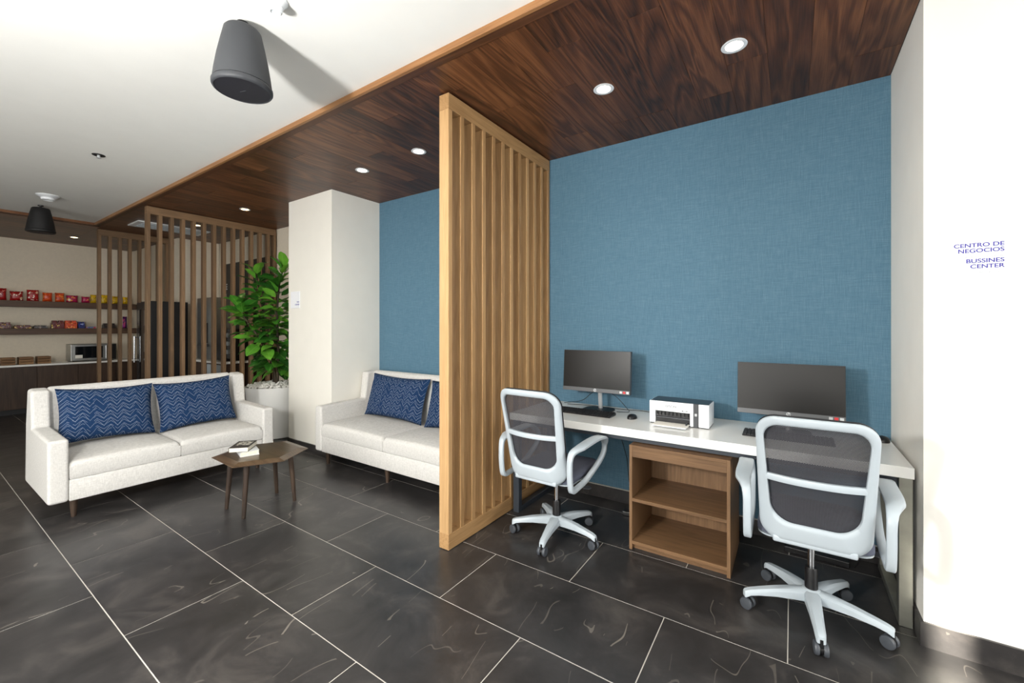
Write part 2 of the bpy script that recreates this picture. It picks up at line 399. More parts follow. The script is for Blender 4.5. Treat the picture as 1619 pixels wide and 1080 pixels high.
# ------------------------------------------------------------------ ceilings
struct('ceiling', B(XF, X1 + .1, Y0 - .1, YF + .03, ZC, ZC + .1), M['ceiling'])
so = struct('ceiling_timber', B(XW - .1, X1 + .1, YF + .03, YB + .1, ZS + .006, ZS + .09), M['black_soft'])
so2 = struct('ceiling_timber_far', B(XW - .1, XF - .03, Y0 - .1, YF + .03, ZS + .006, ZS + .09), M['black_soft'])
PW = 0.195; x = XR - .004; k = 0
pl_cache = {}
def plank(parent, xa, xb, ya, yb):
    w, h = xb - xa - .0012, yb - ya - .0012
    key = (round(w, 3), round(h, 3))
    if key not in pl_cache:
        pl_cache[key] = mesh_from('plank', B(-w / 2, w / 2, -h / 2, h / 2, 0, .006, bev=.0006, seg=1), M['walnut'])
    link('plank', pl_cache[key], parent, ((xa + xb) / 2, (ya + yb) / 2, ZS))
joints = [(2.92,), (2.32,), (1.96,), (2.62,), (2.92,), (1.96,), (2.92,), (1.96, 2.92), (2.3,)]
while x > XW:
    xa = max(x - PW, XW)
    ys = [YF + .075] + list(joints[k % len(joints)]) + [YB if xa > -8.5 else YK]
    ys = [q for q in ys if q <= ys[-1]]
    for ya, yb in zip(ys, ys[1:]):
        if yb - ya > .05: plank(so, xa, x, ya, yb)
    if x < XF - .08:
        ya = Y0
        for yb in (-1.6 + .3 * (k % 3), 0.2 + .25 * (k % 4), YF + .075):
            plank(so2, xa, x, ya, yb); ya = yb
    x -= PW; k += 1
t1 = struct('trim_1', B(XF, X1, YF, YF + .022, ZS - .006, ZC + .02, bev=.002, seg=1), M['walnut_trim'])
obj('edge_strip', B(XF, X1, YF + .023, YF + .073, ZS - .004, ZS + .006, bev=.001, seg=1), M['walnut_edge'], t1)
t2 = struct('trim_2', B(XF - .022, XF, Y0, YF, ZS - .006, ZC + .02, bev=.002, seg=1), M['walnut_trim_y'])
obj('edge_strip', B(XF - .073, XF - .023, Y0, YF, ZS - .004, ZS + .006, bev=.001, seg=1), M['walnut_edge'], t2)
# ------------------------------------------------------------------ baseboards
struct('baseboard_back', B(-4.08, XR, YB - .012, YB, 0, .10, bev=.002, seg=1), M['tile'])
struct('trim_3', B(-4.08, XR, YB - .011, YB, .10, .106), M['grout'])
struct('baseboard_right', prism(NB(), [(XR - .012, YB), (XR - .012, YR - .012), (X1, YR - .012), (X1, YR), (XR, YR), (XR, YB)], 'z', 0, .105), M['tile'])
struct('baseboard_column', prism(NB(), [(-4.95, 2.618), (-4.068, 2.618), (-4.068, YB), (-4.08, YB), (-4.08, 2.63), (-4.95, 2.63)], 'z', 0, .085), M['tile'])
# ------------------------------------------------------------------ slatted screens
def screen(x0, x1, ys, th, zb, zt, rail, post_m, rail_m, label, y_end):
    r = empty('slat_screen', ((x0 + x1) / 2, ys[0], 0), 0, label, 'screen', 'slatted timber screens')
    hw = (x1 - x0) / 2; L = y_end - ys[0]
    obj('top_rail', B(-hw, hw, 0, L, zt - rail, zt, bev=.002, seg=1), rail_m, r)
    obj('bottom_rail', B(-hw, hw, 0, L, zb, zb + rail, bev=.002, seg=1), rail_m, r)
    me = mesh_from('slat', B(-hw + .001, hw - .001, 0, th, zb + rail, zt - rail, bev=.002, seg=1), post_m)
    for y in ys: link('slat', me, r, (0, min(y - ys[0], L - th), 0))
    return r
screen(-1.852, -1.772, [1.935 + .1151 * i for i in range(12)], .036, .004, ZS - .008, .098, M['oak'], M['oak_rail'], 'light oak slatted screen standing between cream sofa and computer desk', YB - .012)
screen(-6.54, -6.46, [1.728 + .1165 * i for i in range(14)], .036, .004, ZS - .008, .092, M['oak_shaded'], M['oak_shaded_rail'], 'shade-toned oak slatted screen standing behind potted fig tree', YB)
screen(-8.68, -8.60, [1.735 + .1165 * i for i in range(8)], .036, .004, ZS - .008, .092, M['oak_shaded'], M['oak_shaded_rail'], 'shade-toned oak slatted screen beside snack shelves and microwave', YK)
# ------------------------------------------------------------------ recessed downlights
def downlight(x, y, lens, energy, color, label, rr=.058):
    r = empty('downlight', (x, y, ZS - .001), 0, label, 'ceiling light', 'recessed ceiling downlights')
    t = NB(); n = 28
    lathe(t, [(rr, .001), (rr + .004, -.004), (rr - .002, -.006), (rr - .016, -.004), (rr - .016, .001)], n, cap=False)
    obj('trim_ring', t, M['white_plastic'], r, smooth=50)
    obj('lens', lathe(NB(), [(rr - .016, -.003), (rr - .016, .001)], n), lens, r)
    d = lamp('downlight_lamp', 'SPOT', (0, 0, -.012), energy, color, spot_size=2.3, spot_blend=.8, shadow_soft_size=.04)
    d.parent = r
WARM = (1.0, .86, .66)
dl = [(-.25, 2.45, 'round white downlight above right monitor'), (-.963, 2.45, 'round white downlight above printer'), (-2.589, 2.462, 'round white downlight just left of oak screen'),
      (-3.342, 2.465, 'round white downlight in front of cream column'), (-5.678, 2.475, 'warm downlight above potted fig tree'), (-7.15, 2.475, 'warm downlight seen between shaded oak screen slats'), (-9.786, 1.69, 'warm downlight above snack shelves')]
for i, (x, y, lb) in enumerate(dl):
    downlight(x, y, M['lens'] if i < 4 else M['lens_warm'], 6 if i < 4 else 7, WARM if i < 4 else (1, .74, .45), lb)
# ceiling cassette of the air conditioner
ac = empty('air_vent', (-7.68, 2.33, ZS), 0, 'white rectangular air vent in timber ceiling behind shaded oak screen', 'vent')
obj('frame', B(-.23, .23, -.43, .43, -.02, -.001, bev=.006), M['white_plastic'], ac)
for i in range(4): obj('louvre', B(-.16 + i * .09, -.11 + i * .09, -.36, .36, -.028, -.02, bev=.002, seg=1), M['pale_plastic'], ac)
# ------------------------------------------------------------------ speakers, detectors, sprinkler on the white ceiling
def speaker(x, y, body, label):
    r = empty('pendant_speaker', (x, y, ZC), 0, label, 'speaker', 'ceiling speakers')
    obj('housing', lathe(NB(), [(.06, -.033), (.072, -.036), (.080, -.046), (.094, -.11), (.108, -.18), (.119, -.25), (.126, -.305)], 40), body, r, smooth=40)
    rim = obj('rim', lathe(NB(), [(.126, -.307), (.130, -.312), (.130, -.326), (.126, -.333), (.119, -.336), (.119, -.326)], 40, cap=False), body, r, smooth=50)
    obj('grille', lathe(NB(), [(.120, -.326), (.118, -.333), (.08, -.335), (.002, -.336)], 40), M['grille'], r, smooth=50)
    obj('badge', B(-.018, .018, -.0015, .0015, -.3375, -.3355), M['dark_grey'], r, rot=(0, 0, .3))
    b = NB(); cyl(b, (0, 0, -.04), (0, 0, -.012), .010); lathe(b, [(.024, -.012), (.026, -.004), (.026, 0)], 20)
    obj('mount', b, M['black'], r, smooth=40)
    return r
speaker(-2.245, .969, M['speaker_grey'], 'large charcoal cone speaker hanging nearest from white ceiling')
speaker(-7.70, 1.04, M['speaker_black'], 'small black cone speaker hanging far off near snack shelves')
def detector(x, y, s, label):
    r = empty('smoke_detector', (x, y, ZC), 0, label, 'detector', 'ceiling detectors')
    obj('base', lathe(NB(), [(.085 * s, 0), (.085 * s, -.006), (.075 * s, -.012), (.055 * s, -.03)], 32), M['white_plastic'], r, smooth=40)
    obj('head', lathe(NB(), [(.052 * s, -.03), (.048 * s, -.05), (.036 * s, -.056), (.03 * s, -.05)], 32), M['white_plastic'], r, smooth=40)
detector(-7.05, 1.008, 1.15, 'white smoke detector on ceiling above far black speaker')
detector(-1.965, .985, .60, 'white smoke detector at top edge above charcoal speaker')
r = empty('sprinkler', (-5.02, 1.016, ZC), 0, 'small recessed sprinkler head in white ceiling', 'sprinkler')
obj('escutcheon', lathe(NB(), [(.045, 0), (.042, -.004), (.03, -.005), (.03, -.001)], 28), M['black'], r, smooth=40)
b = NB(); cyl(b, (0, 0, 0), (0, 0, -.025), .01); obj('frame', b, M['silver'], r, smooth=40)
obj('deflector', lathe(NB(), [(.017, -.027), (.017, -.025)], 20), M['silver'], r)

# ------------------------------------------------------------------ sofas
def sofa(name, origin, rz, L, D, label, mids):
    s = empty(name, origin, rz, label, 'sofa', 'cream fabric sofas')
    aw, zb = .108, .13
    yb = D
    prof = [(.0, zb), (.0, .585), (D - .27, .60), (D - .235, .885), (D - .10, .90), (D - .03, .60), (D, zb)]
    for xa in (0, L - aw):
        obj('armrest', prism(NB(), prof, 'x', xa, xa + aw, bev=.022, seg=3), M['sofa'], s, smooth=60).modifiers.new('wn', 'WEIGHTED_NORMAL')
    obj('seat_base', B(aw, L - aw, .006, D - .05, zb, .285, bev=.008), M['sofa'], s, smooth=60)
    bk = [(D - .20, .30), (D - .165, .88), (D - .12, .905), (D - .06, .885), (D - .03, .60), (D - .02, zb)]
    obj('backrest', prism(NB(), bk, 'x', aw - .004, L - aw + .004, bev=.02, seg=3), M['sofa'], s, smooth=60).modifiers.new('wn', 'WEIGHTED_NORMAL')
    cw = (L - 2 * aw) / 2
    for i in range(2):
        bm = NB(); x0 = aw + cw * i + .0015; x1 = x0 + cw - .003; y0 = .003; y1 = D - .15
        rx = (x1 - x0) / 2; ry = (y1 - y0) / 2; R_ = .034
        def steps(h): return [-1] + [-1 + q / h for q in (.003, .008, .015, .024, .034)] + [-.6, -.3, 0, .3, .6] + [1 - q / h for q in (.034, .024, .015, .008, .003)] + [1]
        def drop(d): return R_ - math.sqrt(max(R_ * R_ - (R_ - min(d, R_)) ** 2, 0))
        US, VS = steps(rx), steps(ry)
        def top(u, v):
            d = math.hypot(max(R_ - rx * (1 - abs(u)), 0), max(R_ - ry * (1 - abs(v)), 0)); d = max(R_ - d, 0)
            z = .412 + .030 * (1 - u * u) ** .6 * (1 - v * v) ** .6 - drop(d)
            return bm.verts.new(((x0 + x1) / 2 + rx * u, (y0 + y1) / 2 + ry * v, z))
        T = [[top(u, v) for v in VS] for u in US]; n = len(US) - 1; m = len(VS) - 1
        for a in range(n):
            for c in range(m): bm.faces.new((T[a][c], T[a + 1][c], T[a + 1][c + 1], T[a][c + 1]))
        rim = [T[a][0] for a in range(n + 1)] + [T[n][c] for c in range(1, m + 1)] + [T[a][m] for a in range(n - 1, -1, -1)] + [T[0][c] for c in range(m - 1, 0, -1)]
        cxm, cym = (x0 + x1) / 2, (y0 + y1) / 2
        low1 = [bm.verts.new((cxm + (v.co.x - cxm) * 1.0, v.co.y, .300)) for v in rim]; low2 = [bm.verts.new((cxm + (v.co.x - cxm) * .985, cym + (v.co.y - cym) * .985, .287)) for v in rim]
        for A_, B_ in ((rim, low1), (low1, low2)):
            for q in range(len(A_)): bm.faces.new((A_[q], A_[(q + 1) % len(A_)], B_[(q + 1) % len(A_)], B_[q]))
        bm.faces.new(low2)
        obj('seat_cushion', bm, M['sofa'], s, smooth=50)
    pts = [(.14, .06), (L - .13, .06), (.09, D - .09), (L - .09, D - .09)] + ([(L / 2, .06), (L / 2, D - .09)] if mids else [])
    lm = mesh_from('leg', cyl(NB(), (0, 0, 0), (0, 0, zb + .004), .0145, .026, 16), M['leg_wood'], 40)
    for p in pts: link('leg', lm, s, (p[0], p[1], 0))
    return s
sofa('loveseat', (-4.34, .617, 0), PI / 2, 1.545, .87, 'cream two-seat sofa facing the coffee table, nearest left, with two blue pillows', False)
sofa('sofa', (-4.065, 2.43, 0), 0, 2.10, .80, 'long cream sofa against the blue wall, partly hidden by oak screen', True)
def pillow(w, h, t, loc, rot, label):
    bm = NB(); n = 16
    def pt(u, v, s):
        pinch = 1 - .07 * (1 - abs(v) ** 2) * abs(u) ** 3; pv = 1 - .10 * (1 - abs(u) ** 2) * abs(v) ** 3
        e = max((1 - u ** 4) * (1 - v ** 4), 0) ** .6
        return bm.verts.new((w / 2 * u * pinch, s * t / 2 * e, h / 2 * v * pv))
    us = [-1 + 2 * i / n for i in range(n + 1)]
    A = [[pt(u, v, 1) for v in us] for u in us]; C = [[pt(u, v, -1) for v in us] for u in us]
    for i in range(n):
        for j in range(n):
            bm.faces.new((A[i][j], A[i + 1][j], A[i + 1][j + 1], A[i][j + 1])); bm.faces.new((C[i][j], C[i][j + 1], C[i + 1][j + 1], C[i + 1][j]))
    bmesh.ops.remove_doubles(bm, verts=bm.verts, dist=.0005)
    o = obj('throw_pillow', bm, M['pillow'], smooth=80)
    o.location = loc
    o.rotation_euler = (Matrix.Rotation(rot[2], 3, 'Z') @ Matrix.Rotation(rot[0], 3, 'X') @ Matrix.Rotation(rot[1], 3, 'Y')).to_euler()
    return tag(o, label, 'pillow', 'blue zigzag pillows')
pillow(.62, .46, .15, (-4.875, 1.045, .665), (math.radians(-18), math.radians(2), PI / 2), 'navy zigzag pillow on the loveseat, beside its left armrest')
pillow(.64, .46, .15, (-4.875, 1.69, .655), (math.radians(-17), math.radians(-2), PI / 2), 'navy zigzag pillow on the loveseat, nearer the potted fig tree')
pillow(.86, .46, .16, (-3.44, 2.955, .655), (math.radians(-16), math.radians(1), 0.02), 'navy zigzag pillow fully seen on the long sofa by the column')
pillow(.84, .46, .16, (-2.55, 2.945, .655), (math.radians(-16), math.radians(-2), -0.02), 'navy zigzag pillow mostly hidden behind the oak screen')
# ------------------------------------------------------------------ coffee table and books
ct = empty('coffee_table', (-3.457, 1.625, 0), 0, 'dark wooden hexagonal coffee table with two books on it', 'table')
hexv = [(-.205, -.262), (.180, -.278), (.334, .003), (.170, .283), (-.19, .300), (-.345, .015)]
tb = NB()
def ring(sc, z): return [tb.verts.new((a * sc, c * sc, z)) for a, c in hexv]
r0, r1, r2, r3, r4 = ring(.93, .392), ring(1.0, .400), ring(1.0, .404), ring(.80, .4185), ring(.855, .4185)
for a, c in ((r0, r1), (r1, r2), (r2, r3)):
    for i in range(6): tb.faces.new((a[i], a[(i + 1) % 6], c[(i + 1) % 6], c[i]))
tb.faces.new(r0[::-1]); tb.faces.new(r3)
for v in r4: tb.verts.remove(v)
obj('border', tb, M['border_wood'], ct)
obj('table_top', prism(NB(), [(a * .802, c * .802) for a, c in hexv], 'z', .416, .4192), M['table_wood'], ct)
for sx, sy in ((-1, -1), (1, -1), (-1, 1), (1, 1)):
    obj('leg', cyl(NB(), (sx * .139, sy * .188, 0), (sx * .125, sy * .160, .396), .0135, .021, 16), M['leg_wood'], ct, smooth=40)
def book(w, d, h, loc, rz, cover, label, spine_left=True):
    r = empty('book', loc, rz, label, 'book')
    obj('page_block', B(-w / 2 + .002, w / 2 - .003, -d / 2 + .003, d / 2 - .003, .002, h - .002), M['pages'], r)
    c = NB(); box(c, -w / 2, w / 2, -d / 2, d / 2, 0, .0022); box(c, -w / 2, w / 2, -d / 2, d / 2, h - .0022, h); box(c, -w / 2, -w / 2 + .0025, -d / 2, d / 2, 0, h)
    obj('cover', c, cover, r); return r
M['book_dark'] = plain('dark_book_cover', (54, 48, 46), 0.5)
M['book_pale'] = plain('pale_book_cover', (214, 216, 218), 0.5)
book(.125, .19, .035, (-3.50, 1.545, .4193), math.radians(75), M['book_pale'], 'pale book lying flat on coffee table, lower of the two')
bk = book(.13, .20, .034, (-3.525, 1.525, .4545), math.radians(48), M['book_dark'], 'dark-covered book lying on top of the pale book')
cv = NT('cover_print'); co = cv.coord(); cv.set(cv.ramp(cv.noise(cv.mapping(co, (40, 90, 1)), 1.0, 1), [(.46, srgb(54, 48, 46)), (.5, srgb(214, 210, 196))], 'CONSTANT'), .5)
obj('cover_print', B(-.045, .05, -.03, .075, .034, .0343), cv.m, bk)
# ------------------------------------------------------------------ potted fig
pf = empty('potted_fig', (-5.55, 2.78, 0), 0, 'tall leafy green fig tree in white pot behind the loveseat', 'plant')
obj('pot', lathe(NB(), [(.27, 0), (.285, .01), (.335, .62), (.338, .64), (.322, .64), (.318, .60), (.05, .59)], 48), M['gloss_white'], pf, smooth=40)
pb = NB(); pr = random.Random(3)
for i in range(420):
    a = pr.random() * 2 * PI; q = .31 * math.sqrt(pr.random()); s = .011 + pr.random() * .010
    c = Vector((q * math.cos(a), q * math.sin(a), .632 + pr.random() * .03 + .025 * (1 - q / .31)))
    t = bmesh.new(); bmesh.ops.create_icosphere(t, subdivisions=1, radius=s)
    sc = (1 + pr.random() * .5, .8 + pr.random() * .4, .7 + pr.random() * .3)
    R = Matrix.Rotation(pr.random() * 6, 3, 'Z') @ Matrix.Rotation(pr.random() * 2, 3, 'X')
    for v in t.verts: v.co = R @ Vector((v.co.x * sc[0], v.co.y * sc[1], v.co.z * sc[2])) + c
    merge(pb, t)
tag(obj('pebbles', pb, M['pebble'], pf), kind='stuff')
def leaf_mesh(L, W, curl):
    bm = NB(); n = 8; m = 4; V = []
    for i in range(n + 1):
        t = i / n
        w = W / 2 * (math.sin(PI * min(1, t ** .8)) ** .7) * (.62 + .5 * t) if 0 < i < n else (.004 if i == 0 else .004)
        row = []
        for j in range(-m // 2, m // 2 + 1):
            q = j / (m / 2)
            wav = .006 * math.sin(t * 14 + j)
            row.append(bm.verts.new((L * t, w * q, .28 * abs(w * q) + curl * t * t * L * -1 + wav * abs(q))))
        V.append(row)
    for i in range(n):
        for j in range(m): bm.faces.new((V[i][j], V[i + 1][j], V[i + 1][j + 1], V[i][j + 1]))
    return mesh_from('leaf', bm, M['leaf'], 80)
leafs = [leaf_mesh(.27, .17, .25), leaf_mesh(.24, .15, .1), leaf_mesh(.22, .15, .45)]
Rv = Vector((.8306, .557, 0)); Dv = Vector((-.557, .8306, 0))     # room directions across and along the view, to lay out the stems
stems = [[(-.03, 0, .55), (-.02, .01, .9), (-.10, .03, 1.3), (-.20, .02, 1.75), (-.25, 0, 2.10)],
         [(.03, -.02, .55), (.05, -.02, 1.0), (.04, -.03, 1.5), (.06, -.02, 1.9), (.10, 0, 2.13)],
         [(.0, .03, .55), (-.03, -.02, .95), (-.15, -.10, 1.25), (-.30, -.14, 1.50), (-.38, -.14, 1.66)]]
lr = random.Random(11); cnt = 0
for si, st in enumerate(stems):
    P = [Rv * p[0] + Dv * p[1] + Vector((0, 0, p[2])) for p in st]
    cp = catmull(P, 10)
    obj('trunk', tube(NB(), cp, lambda t: .019 * (1 - .62 * t), 10), M['trunk'], pf, smooth=60)
    nl = (72, 84, 48)[si]
    for i in range(nl):
        f = i / (nl - 1); z0 = (.84, .82, 1.08)[si]; z = z0 + (P[-1].z - z0) * f
        c = min(cp, key=lambda q: abs(q.z - z)); c = Vector((c.x, c.y, z))
        az = i * 2.39996 + si * 1.3 + lr.uniform(-.25, .25)
        el = math.radians(-8 + 58 * f ** 1.5 + lr.uniform(-14, 14)) if i < nl - 5 else math.radians(lr.uniform(48, 76))
        pet = lr.uniform(.03, .10) * (1.25 - .8 * f)
        d = Vector((math.cos(az) * math.cos(el), math.sin(az) * math.cos(el), math.sin(el)))
        o = link('leaf', leafs[lr.randrange(3)], pf, c + d * pet)
        q = Matrix.Rotation(az, 3, 'Z') @ Matrix.Rotation(-el, 3, 'Y') @ Matrix.Rotation(lr.uniform(-.6, .6), 3, 'X')
        o.rotation_euler = q.to_euler(); s = lr.uniform(.8, 1.12) * (1 - .12 * f); o.scale = (s, s, s)

# ------------------------------------------------------------------ desk
DK = .752; YD = 2.60
dk = empty('desk', (-.645, 2.92, 0), 0, 'long white desk on steel frame against the blue wall', 'desk')
ox, oy = -.645, 2.92
obj('desk_top', B(-1.765 - ox, XR - .015 - ox, YD - oy, YB - .004 - oy, DK - .052, DK, bev=.0025), M['gloss_white'], dk)
obj('apron_rail', B(-1.74 - ox, XR - .06 - ox, YD + .065 - oy, YD + .105 - oy, DK - .092, DK - .052), M['frame_dark'], dk)
obj('rear_rail', B(-1.74 - ox, XR - .06 - ox, YB - .09 - oy, YB - .05 - oy, DK - .095, DK - .052), M['frame_dark'], dk)
for xa, m in ((-1.752, 'frame_dark'), (.415, 'frame_steel')):
    a, c = xa - ox, xa + .05 - ox
    obj('leg', B(a, c, YD + .03 - oy, YD + .075 - oy, .0, DK - .052, bev=.002, seg=1), M[m], dk)
    obj('leg', B(a, c, YB - .10 - oy, YB - .055 - oy, .0, DK - .052, bev=.002, seg=1), M[m], dk)
    obj('foot_bar', B(a, c, YD + .075 - oy, YB - .10 - oy, .0, .04, bev=.002, seg=1), M[m], dk)
    obj('top_bar', B(a, c, YD + .075 - oy, YB - .10 - oy, DK - .095, DK - .052), M[m], dk)
# ------------------------------------------------------------------ open cabinet
cb = empty('open_cabinet', (-.567, 2.595, 0), 0, 'open wooden cabinet with two shelves under the white desk', 'cabinet')
hw, D, Hc = .284, .46, .655
for s in (-1, 1): obj('side_panel', B(s * hw - (.018 if s > 0 else 0), s * hw + (.018 if s < 0 else 0), 0, D, 0, Hc, bev=.001, seg=1), M['cab_wood'], cb)
obj('top_panel', B(-hw + .018, hw - .018, 0.0, D, Hc - .02, Hc, bev=.001, seg=1), M['cab_wood_x'], cb)
obj('front_rail', B(-hw + .018, hw - .018, .002, .02, Hc - .075, Hc - .02, bev=.001, seg=1), M['cab_wood_x'], cb)
for z in (.302, .036): obj('shelf', B(-hw + .018, hw - .018, .0, D - .018, z, z + .02, bev=.001, seg=1), M['cab_wood_x'], cb)
obj('back_panel', B(-hw + .018, hw - .018, D - .018, D, .02, Hc - .02), M['cab_wood'], cb)
obj('plinth', B(-hw + .018, hw - .018, .03, .045, 0, .036), M['cab_wood_x'], cb)
# ------------------------------------------------------------------ monitors
def monitor(x, z0, label):
    r = empty('monitor', (x, 3.06, DK), 0, label, 'monitor', 'computer monitors')
    zb = z0 - DK; h = .317; w = .54; tl = math.radians(-4)
    sc = obj('housing', B(-w / 2, w / 2, -.02, .015, 0, h, bev=.003), M['dark_grey'], r, (0, -.05, zb), (tl, 0, 0))
    obj('screen', B(-w / 2 + .003, w / 2 - .003, -.0215, -.0195, .030, h - .003), M['screen'], sc)
    obj('chin', B(-w / 2 + .001, w / 2 - .001, -.022, -.0195, .002, .029), M['chin'], sc)
    lo = obj('logo', lathe(NB(), [(.0115, 0), (.0115, .0008)], 28), M['silver'], sc, (0, -.0222, .0155), (PI / 2, 0, 0))
    text('logo_letters', 'hp', .020, M['dark_grey'], lo, (0, -.005, .0008), (0, 0, 0), align='CENTER', shear=.25, ext=.0002)
    for i, m in enumerate(('silver', 'red', 'silver')):
        obj('sticker', B(-.009, .009, -.0004, .0, -.008, .008), M[m], sc, (w / 2 - .068 + i * .025, -.0221, .0155))
    st = NB(); cyl(st, (0, .045, .008), (0, .02, zb + .12), .0165, .0165, 20); obj('stand', st, M['silver'], r, smooth=40)
    obj('bracket', B(-.05, .05, -.035, .012, zb + .10, zb + .2, bev=.004), M['dark_grey'], r)
    obj('stand_base', prism(NB(), rounded(.115, .115, -.09, .09, .05, .05), 'z', 0, .008, bev=.002, seg=1), M['black'], r)
    return r
M['screen'] = plain('lcd_panel', (24, 23, 22), 0.32, spec=0.35, var=0.01)
M['chin'] = plain('monitor_chin', (96, 98, 100), 0.4, 0.3)
monitor(-1.245, .897, 'computer monitor with dark screen between oak screen and printer')
monitor(-.017, .857, 'computer monitor with dark screen behind the nearest office chair')
# ------------------------------------------------------------------ keyboards and mice
def keyboard(x, y, label):
    r = empty('keyboard', (x, y, DK), 0, label, 'keyboard', 'black computer keyboards')
    prism_b = NB(); prism(prism_b, [(-.066, .0), (.066, .0), (.066, .018), (-.066, .008)], 'x', -.22, .22, bev=.002, seg=1)
    obj('tray', prism_b, M['black'], r)
    key = mesh_from('key', prism(NB(), [(-.0078, 0), (.0078, 0), (.0064, .006), (-.0064, .006)], 'x', -.0078, .0078), M['black_soft'])
    for row in range(6):
        yy = -.052 + row * .0195 + (.006 if row == 5 else 0)
        for c in range(22):
            if row == 0 and 4 <= c <= 8: continue
            link('key', key, r, (-.207 + c * .0197, yy, .0075 + (yy + .066) * .0757), (.0757, 0, 0))
    obj('space_bar', prism(NB(), [(-.0078, 0), (.0078, 0), (.0064, .006), (-.0064, .006)], 'x', -.132, -.045), M['black_soft'], r, (0, -.052, .0085), (.0757, 0, 0))
keyboard(-1.285, 2.885, 'black keyboard in front of the monitor beside oak screen')
keyboard(-.025, 2.885, 'black keyboard mostly hidden behind nearest chair backrest')
def mouse(x, y, label):
    r = empty('mouse', (x, y, DK), 0, label, 'mouse', 'black computer mice')
    bm = NB(); n = 18; m = 8; rows = []
    for j in range(m + 1):
        p = PI / 2 * j / m; cs = math.cos(p) ** .7 if j < m else .001
        rows.append([bm.verts.new((.032 * cs * math.cos(2 * PI * i / n), .054 * cs * math.sin(2 * PI * i / n), .030 * math.sin(p) ** .9 * (1 - .1 * math.sin(2 * PI * i / n)))) for i in range(n)])
    for a, c in zip(rows, rows[1:]):
        for i in range(n): bm.faces.new((a[i], a[(i + 1) % n], c[(i + 1) % n], c[i]))
    bm.faces.new(rows[0][::-1]); bm.faces.new(rows[-1])
    obj('shell', bm, M['black'], r, smooth=60)
    obj('scroll_wheel', cyl(NB(), (-.003, .026, .021), (.003, .026, .021), .006), M['dark_grey'], r, smooth=40)
mouse(-.935, 2.915, 'black mouse between printer and the keyboard')
mouse(.425, 3.12, 'black mouse at the right end of desk near corner')
# ------------------------------------------------------------------ printer
pr_ = empty('printer', (-.6135, 2.853, DK), 0, 'white desktop printer with dark lid and paper tray pulled out', 'printer')
w, dp, h = .184, .20, .152
bd = NB()
box(bd, -w, w, .02, dp, .006, h, bev=.006)
box(bd, -w, -.145, 0, .03, .006, h, bev=.004); box(bd, -.146, .075, 0, .03, .088, h, bev=.003); box(bd, .071, .092, 0, .03, .006, h, bev=.003); box(bd, .122, w, 0, .03, .006, h, bev=.004)
obj('body', bd, M['white_plastic'], pr_, smooth=40)
obj('foot_plate', B(-w + .006, w - .004, .006, dp - .004, 0, .0065), M['black'], pr_)
obj('lid', B(-w + .008, w - .004, .004, dp - .006, h - .001, h + .0015), M['printer_top'], pr_)
obj('control_strip', B(.093, .121, -.0006, .03, .006, h, bev=.001, seg=1), M['dark_grey'], pr_)
obj('power_button', B(.100, .114, -.002, .0, .075, .092, bev=.002), M['silver'], pr_)
obj('output_bay', B(-.144, .070, .016, .0205, .010, .087), M['black'], pr_)
obj('roller_bar', cyl(NB(), (-.14, .012, .045), (.066, .012, .045), .007), M['dark_grey'], pr_, smooth=40)
for i in range(9): obj('guide_rib', B(-.135 + i * .024, -.131 + i * .024, .004, .016, .062, .084), M['black_soft'], pr_)
tr = obj('paper_tray', B(-.14, .066, -.10, .016, .006, .012, bev=.002), M['white_plastic'], pr_)
obj('tray_guide', B(.050, .056, -.03, .01, .012, .024), M['dark_grey'], tr)
tag(obj('paper_sheet', B(-.105, .105, -.07, .07, 0, .0012), M['paper'], None, (-.6135 - .035, 2.83, DK + .0125)), 'white paper sheets lying on the printer tray', 'paper')
text('maker_name', 'EPSON', .020, M['ink_grey'], pr_, (-.012, -.0006, .116), sx=1.1)
text('model_name', 'M1120', .011, M['dark_grey'], pr_, (.058, -.0006, .096), sx=1.2)
# ------------------------------------------------------------------ cables
def cable(pts, label, r=.0025, mat='black'):
    bm = tube(NB(), catmull(pts, 6), r, 6)
    c = Vector(pts[0]); bmesh.ops.translate(bm, verts=bm.verts, vec=-c)
    return tag(obj('cable', bm, M[mat], None, tuple(c), smooth=60), label, 'cable', 'black cables')
zt = DK + .003
cable([(-1.60, 3.18, zt), (-1.45, 3.2, zt + .03), (-1.33, 3.12, zt + .11), (-1.24, 3.10, zt + .17)], 'black cable rising to the back of the left monitor')
cable([(-1.55, 3.14, zt), (-1.35, 3.19, zt), (-1.1, 3.17, zt), (-.95, 3.2, zt), (-.80, 3.15, zt)], 'black cable lying on desk behind left monitor towards printer')
cable([(-1.22, 3.09, zt + .16), (-1.14, 3.15, zt + .10), (-1.06, 3.16, zt + .02), (-1.02, 3.10, zt), (-1.1, 3.06, zt)], 'black cable looping from left monitor down to desk')
cable([(-1.62, 3.2, .73), (-1.2, 3.22, .60), (-1.08, 3.21, .40), (-1.05, 3.2, .2), (-.98, 3.15, .01)], 'black cable hanging under desk behind left chair')
cable([(.36, 3.2, .69), (.38, 3.21, .45), (.40, 3.2, .25), (.34, 3.16, .06), (.30, 3.1, .006)], 'black cable hanging under desk by right corner')
tag(obj('power_adapter', B(-.07, .07, -.03, .03, 0, .032, bev=.006), M['black'], None, (-.98, 3.06, 0), (0, 0, .1)), 'black power adapter on floor under desk behind left chair', 'adapter')
tag(obj('power_strip', B(-.16, .16, -.028, .028, 0, .035, bev=.005), M['black'], None, (.12, 3.12, 0), (0, 0, -.05)), 'black power strip on floor under desk behind right chair', 'adapter')

